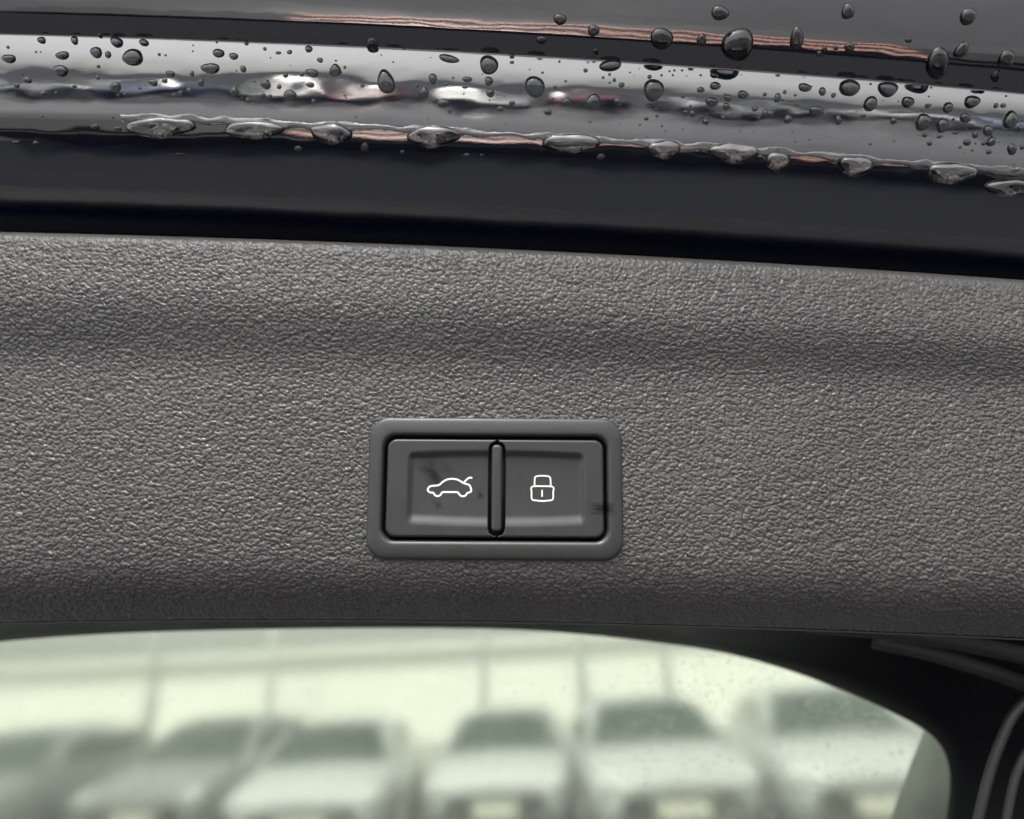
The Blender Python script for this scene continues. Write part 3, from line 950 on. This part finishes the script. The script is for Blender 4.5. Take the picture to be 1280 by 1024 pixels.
for k in range(8):                                    # built in runs so the grid stays close to the sloping lip
    x0 = 145 + k * 145; x1 = x0 + 145
    c0 = 166 + paint_shift(x0); c1 = 166 + paint_shift(x1)
    segs.append(water_patch('water_film', x0, x1, min(c0, c1) - 9, max(c0, c1) + 16, 130, 36, ffield, fheight))

V, F = [], []
for o in segs:                                        # the runs are one bead of water
    b0 = len(V)
    V += [v.co.copy() for v in o.data.vertices]; F += [tuple(b0 + i for i in p.vertices) for p in o.data.polygons]
    bpy.data.objects.remove(o)
film = link('water_film', V, F, M['hanging']); film.matrix_world = WM
tag(film, 'ragged bead of water running along the paint lip between the hanging drops', 'water bead')

# ================================================================== SURROUNDINGS (seen through the window or mirrored in the paint)
bm = bmesh.new(); bmesh.ops.create_grid(bm, x_segments=2, y_segments=2, size=400)
ground = link_bm('ground', bm, M['asphalt']); tag(ground, kind='structure')

M['line'] = simple('white_streak_line', (0.62, 0.62, 0.6), 0.5, noise=0.25, nscale=3.0)  # unseen ground lines, added to put light streaks into the paint's reflection
for k in range(12):
    bm = bmesh.new(); box(bm, -.05, .05, -2.4, 2.4, .004, .008)
    o = link_bm('added_streak_line', bm, M['line']); o.location = (-13.9 + k * 2.5, -17.6, 0); tag(o, kind='structure')
bm = bmesh.new(); box(bm, -30, 30, -.07, .07, .004, .008)
o = link_bm('added_streak_line', bm, M['line']); o.location = (0, -13.2, 0); tag(o, kind='structure')

def car_parts():
    """one parked car, nose towards -y, 4.5 m long; returns root"""
    root = empty('parked_car')
    st = [ # y, z0, z_shoulder, z_top, halfwidth
        (0.00, .38, .60, .66, .62), (0.06, .30, .70, .78, .76), (0.25, .24, .78, .90, .86), (0.7, .22, .84, .99, .90), (1.2, .22, .90, 1.06, .92),
        (2.0, .22, .93, 1.07, .93), (3.2, .22, .95, 1.09, .93), (4.0, .24, .96, 1.10, .91), (4.35, .28, .92, 1.04, .86), (4.5, .40, .82, .92, .74)]
    V = []
    for (y, z0, zs, zt, hw) in st:
        prof = [(-hw * .86, z0), (-hw, z0 + .12), (-hw * 1.0, (z0 + zs) / 2), (-hw * .985, zs), (-hw * .90, zs + (zt - zs) * .6), (-hw * .62, zt - .015), (0, zt + .012),
                (hw * .62, zt - .015), (hw * .90, zs + (zt - zs) * .6), (hw * .985, zs), (hw, (z0 + zs) / 2), (hw, z0 + .12), (hw * .86, z0)]
        V += [Vector((x, y, z)) for x, z in prof]
    F = grid_faces(13, len(st))
    F += [tuple(range(13)), tuple((len(st) - 1) * 13 + k for k in range(13))[::-1]]
    F += [(j * 13, (j + 1) * 13, (j + 1) * 13 + 12, j * 13 + 12) for j in range(len(st) - 1)]
    link('body', V, F, M['white_body'], root)
    # cabin: roof with pillars
    cab = [(1.12, 1.02, .80), (1.45, 1.24, .74), (1.85, 1.47, .64), (2.3, 1.54, .62), (3.1, 1.53, .61), (3.75, 1.42, .60), (4.15, 1.22, .68), (4.32, 1.06, .74)]
    V = []
    for (y, z, hw) in cab:
        b = 0.84 if y < 4.2 else .78
        V += [Vector((-b, y, 1.0)), Vector((-hw - .03, y, lerp(1.0, z, .86))), Vector((-hw * .8, y, z - .012)), Vector((0, y, z + .02)), Vector((hw * .8, y, z - .012)), Vector((hw + .03, y, lerp(1.0, z, .86))), Vector((b, y, 1.0))]
    F = grid_faces(7, len(cab)) + [tuple(range(7)), tuple((len(cab) - 1) * 7 + k for k in range(7))[::-1]]
    link('roof', V, F, M['white_body'], root)
    # windscreen, rear screen, side windows: slightly curved panes proud of the cabin
    V = []
    for j in range(5):
        t = j / 4
        y = lerp(1.09, 1.80, t); z = lerp(1.04, 1.47, t) + 0.03; hw = lerp(.76, .57, t)
        for i in range(7):
            s = -1 + i / 3
            V.append(Vector((s * hw, y - 0.03 + 0.09 * s * s, z - 0.028 * s * s)))
    link('windscreen', V, grid_faces(7, 5), M['car_glass'], root)
    V = []
    for j in range(4):
        t = j / 3
        y = lerp(4.36, 3.86, t); z = lerp(1.08, 1.42, t); hw = lerp(.66, .5, t)
        for i in range(5):
            s = -1 + i / 2
            V.append(Vector((s * hw, y + 0.02, z + 0.01)))
    link('rear_screen', V, grid_faces(5, 4, flip=True), M['car_glass'], root)
    for s in (-1, 1):
        pts = [(1.4, 1.08), (1.95, 1.40), (2.6, 1.42), (2.6, 1.08)]; pts2 = [(2.68, 1.08), (2.68, 1.42), (3.4, 1.40), (3.85, 1.10)]
        for q in (pts, pts2):
            V = [Vector((s * lerp(.862, .72, (z - 1.0) / .46), y, z)) for y, z in q]
            link('side_window', V, [(0, 1, 2, 3)], M['car_glass'], root, smooth=False)
        bm = bmesh.new(); box(bm, min(s * .60, s * .84), max(s * .60, s * .84), -0.0, .22, .66, .78, .03)
        link_bm('headlight', bm, M['lamp_lens'], root, True)
        bm = bmesh.new(); box(bm, min(s * .92, s * 1.08), max(s * .92, s * 1.08), 1.30, 1.42, 1.02, 1.16, .035)
        link_bm('wing_mirror', bm, M['white_body'], root, True)
        for y in (0.86, 3.62):
            bm = bmesh.new()
            bmesh.ops.create_cone(bm, cap_ends=True, segments=28, radius1=.33, radius2=.33, depth=.23, matrix=Matrix.Translation((s * .84, y, .33)) @ Matrix.Rotation(R(90), 4, 'Y'))
            wh = link_bm('wheel', bm, M['tyre'], root)
            bm = bmesh.new()
            bmesh.ops.create_cone(bm, cap_ends=True, segments=28, radius1=.23, radius2=.20, depth=.05, matrix=Matrix.Translation((s * .955, y, .33)) @ Matrix.Rotation(R(90 * s), 4, 'Y'))
            link_bm('rim', bm, M['alloy'], wh)
    bm = bmesh.new(); box(bm, -.40, .40, -.035, .1, .53, .66, .02)
    gr = link_bm('grille', bm, M['grille'], root)
    for k in range(4):
        bm = bmesh.new(); box(bm, -.38, .38, -.05, -.034, .545 + k * .03, .555 + k * .03)
        link_bm('grille_bar', bm, M['alloy'], gr)
    bm = bmesh.new(); box(bm, -.62, .62, -.02, .1, .33, .40, .02)
    link_bm('air_intake', bm, M['grille'], root)
    bm = bmesh.new(); box(bm, -.26, .26, -.055, -.03, .40, .51)
    link_bm('number_plate', bm, M['plate'], root)
    return root
def copy_tree(o, parent=None):
    c = o.copy(); COL.objects.link(c); c.parent = parent
    for ch in list(o.children): copy_tree(ch, c)
    return c
proto = car_parts()
def paint_car(root, mat):
    for ch in root.children:
        if ch.name.split('.')[0] in ('body', 'roof', 'wing_mirror'):
            ch.material_slots[0].link = 'OBJECT'; ch.material_slots[0].material = mat
used = [False]
def place_car(x, y, rz, mat, label, group, s=1.0, zs=1.0):
    if used[0]: c = copy_tree(proto)
    else: c = proto; used[0] = True
    c.location = (x, y, 0); c.rotation_euler = (0, 0, rz); c.scale = (s, s, s * zs)
    paint_car(c, M[mat]); tag(c, label, 'car', group)
    return c
# across the lane, seen through the glass (nose towards the viewer)
F_ROW = [(-7.1, 9.2, 'grey_body', 'dark grey parked car at the far left, seen through the rear window'),
         (-4.65, 9.1, 'grey_body', 'medium grey parked car between the two posts at left, behind the window'),
         (-2.5, 9.0, 'silver_body', 'pale silver parked car left of the middle, seen through the rear window'),
         (-0.42, 8.9, 'silver_body', 'silver parked car below the switch, seen through the rear window'),
         (1.55, 8.6, 'silver_body', 'bright silver parked car right of the thickest post, seen through the window'),
         (3.45, 7.9, 'silver_body', 'rightmost parked car, seen through the speckled corner of the window')]
for k, (x, y, m, lb) in enumerate(F_ROW): place_car(x, y + (0, .5, -.1, .4, 0, .3)[k], R((-3, -6, 2, -4, 1, -7)[k]), m, lb, 'cars parked beyond the rear window', (1, .97, 1.0, .94, 1.03, 1.02)[k], (.94, .98, .9, .97, .93, .96)[k])
# behind the viewer, only mirrored in the black paint
B_ROW = [(-12.6, 'white_body', 'leftmost white car'), (-10.1, 'silver_body', 'silver car'), (-7.6, 'blue_body', 'blue car'), (-5.2, 'grey_body', 'dark grey car'), (-3.1, 'red_body', 'red car'),
         (-0.6, 'white_body', 'white car beside the red car'), (1.9, 'red_body', 'second red car'), (4.4, 'silver_body', 'pale silver car'), (6.9, 'grey_body', 'second dark grey car'), (9.5, 'white_body', 'third white car'), (12.2, 'blue_body', 'second blue car')]
B_ROW = [(x, -15.5 - 0.8 * math.sin(x), m, lb) for x, m, lb in B_ROW]
for x, y, m, lb in B_ROW: place_car(x, y, R(180), m, lb + ' mirrored in the bright band of black paint', 'cars mirrored in the paint')

def clad_building(name, x0, x1, y0, y1, h, mat, label, board, face):
    e = empty(name, ((x0 + x1) / 2, (y0 + y1) / 2, 0)); tag(e, label, 'building')
    ox, oy = e.location.x, e.location.y
    bm = bmesh.new(); box(bm, x0 - ox, x1 - ox, y0 - oy, y1 - oy, 0, h)
    link_bm('wall', bm, mat, e)
    bm = bmesh.new(); box(bm, x0 - ox, x1 - ox, -0.04, 0.04, 0.02, board - 0.06, 0.012)
    me = None; z = 0.0; yf = (y0 if face < 0 else y1) - oy
    while z + board <= h + 1e-6:
        if me is None:
            o = link_bm('board', bm, mat, e); me = o.data
        else:
            o = bpy.data.objects.new('board', me); COL.objects.link(o); o.parent = e
        o.location = (0, yf, z); z += board
    bm = bmesh.new(); box(bm, x0 - ox - .3, x1 - ox + .3, y0 - oy - .3, y1 - oy + .3, h, h + .25, .02)
    link_bm('roof', bm, mat, e)
    return e
clad_building('warehouse', -34, 22, 26, 40, 2.8, M['pale_board'], 'long cream clad building behind the parked cars', 0.56, -1)
clad_building('warehouse', -40, 40, -46, -36, 2.72, M['grey_board'], 'low grey clad building mirrored in the black paint', 0.68, 1)

def post(px, dist, r, label):
    # a galvanised post with flared base and cap, standing on the lot
    ang = math.atan((px - 640) / FPX / math.cos(R(3)))
    x = math.tan(ang) * dist
    e = empty('tall_post', (x, dist, 0)); tag(e, label, 'post', 'posts behind the parked cars')
    for nm, r0, r1, z0, z1 in (('pole', r, r * .8, 0.4, 6.0), ('base', r * 2.6, r * 1.1, 0.0, 0.5), ('cap', r * 1.2, r * .5, 6.0, 6.12)):
        bm = bmesh.new()
        bmesh.ops.create_cone(bm, cap_ends=True, segments=16, radius1=r0, radius2=r1, depth=z1 - z0, matrix=Matrix.Translation((0, 0, (z0 + z1) / 2)))
        link_bm(nm, bm, M['post'], e, True)
post(200, 13.5, .08, 'grey post at the left, behind the medium grey car')
post(340, 24, .09, 'faint far post between medium grey and pale silver cars')
post(590, 17, .07, 'slim post above the silver car under the switch')
post(705, 13, .085, 'thickest dark post right of the middle, behind parked cars')
post(805, 20, .09, 'faint slim post at the right, behind parked cars')

# the car's own tail under the lid: only mirrored in the paint
own = empty('car_tail', (0, -0.45, 0)); tag(own, 'black tail of the car with salmon striped lamp bar, mirrored in the paint', 'car body')
bm = bmesh.new(); box(bm, -1.3, 1.3, -.25, .0, .35, .93, .05); link_bm('bumper', bm, M['rubber'], own)
bm = bmesh.new(); box(bm, -1.6, 1.6, .0, 1.3, .45, .62, .02); link_bm('boot_floor', bm, M['carpet'], own)
for s in (-1, 1):
    bm = bmesh.new(); box(bm, min(s * 1.5, s * 1.6), max(s * 1.5, s * 1.6), .0, 1.3, .62, 1.05, .03); link_bm('boot_side', bm, M['carpet'], own)
for k in range(3):
    bm = bmesh.new(); box(bm, -.52, .62, -.22 + k * .078, -.185 + k * .078, .931, .938, .002); link_bm('lamp_bar', bm, M['lamp_red'], own)
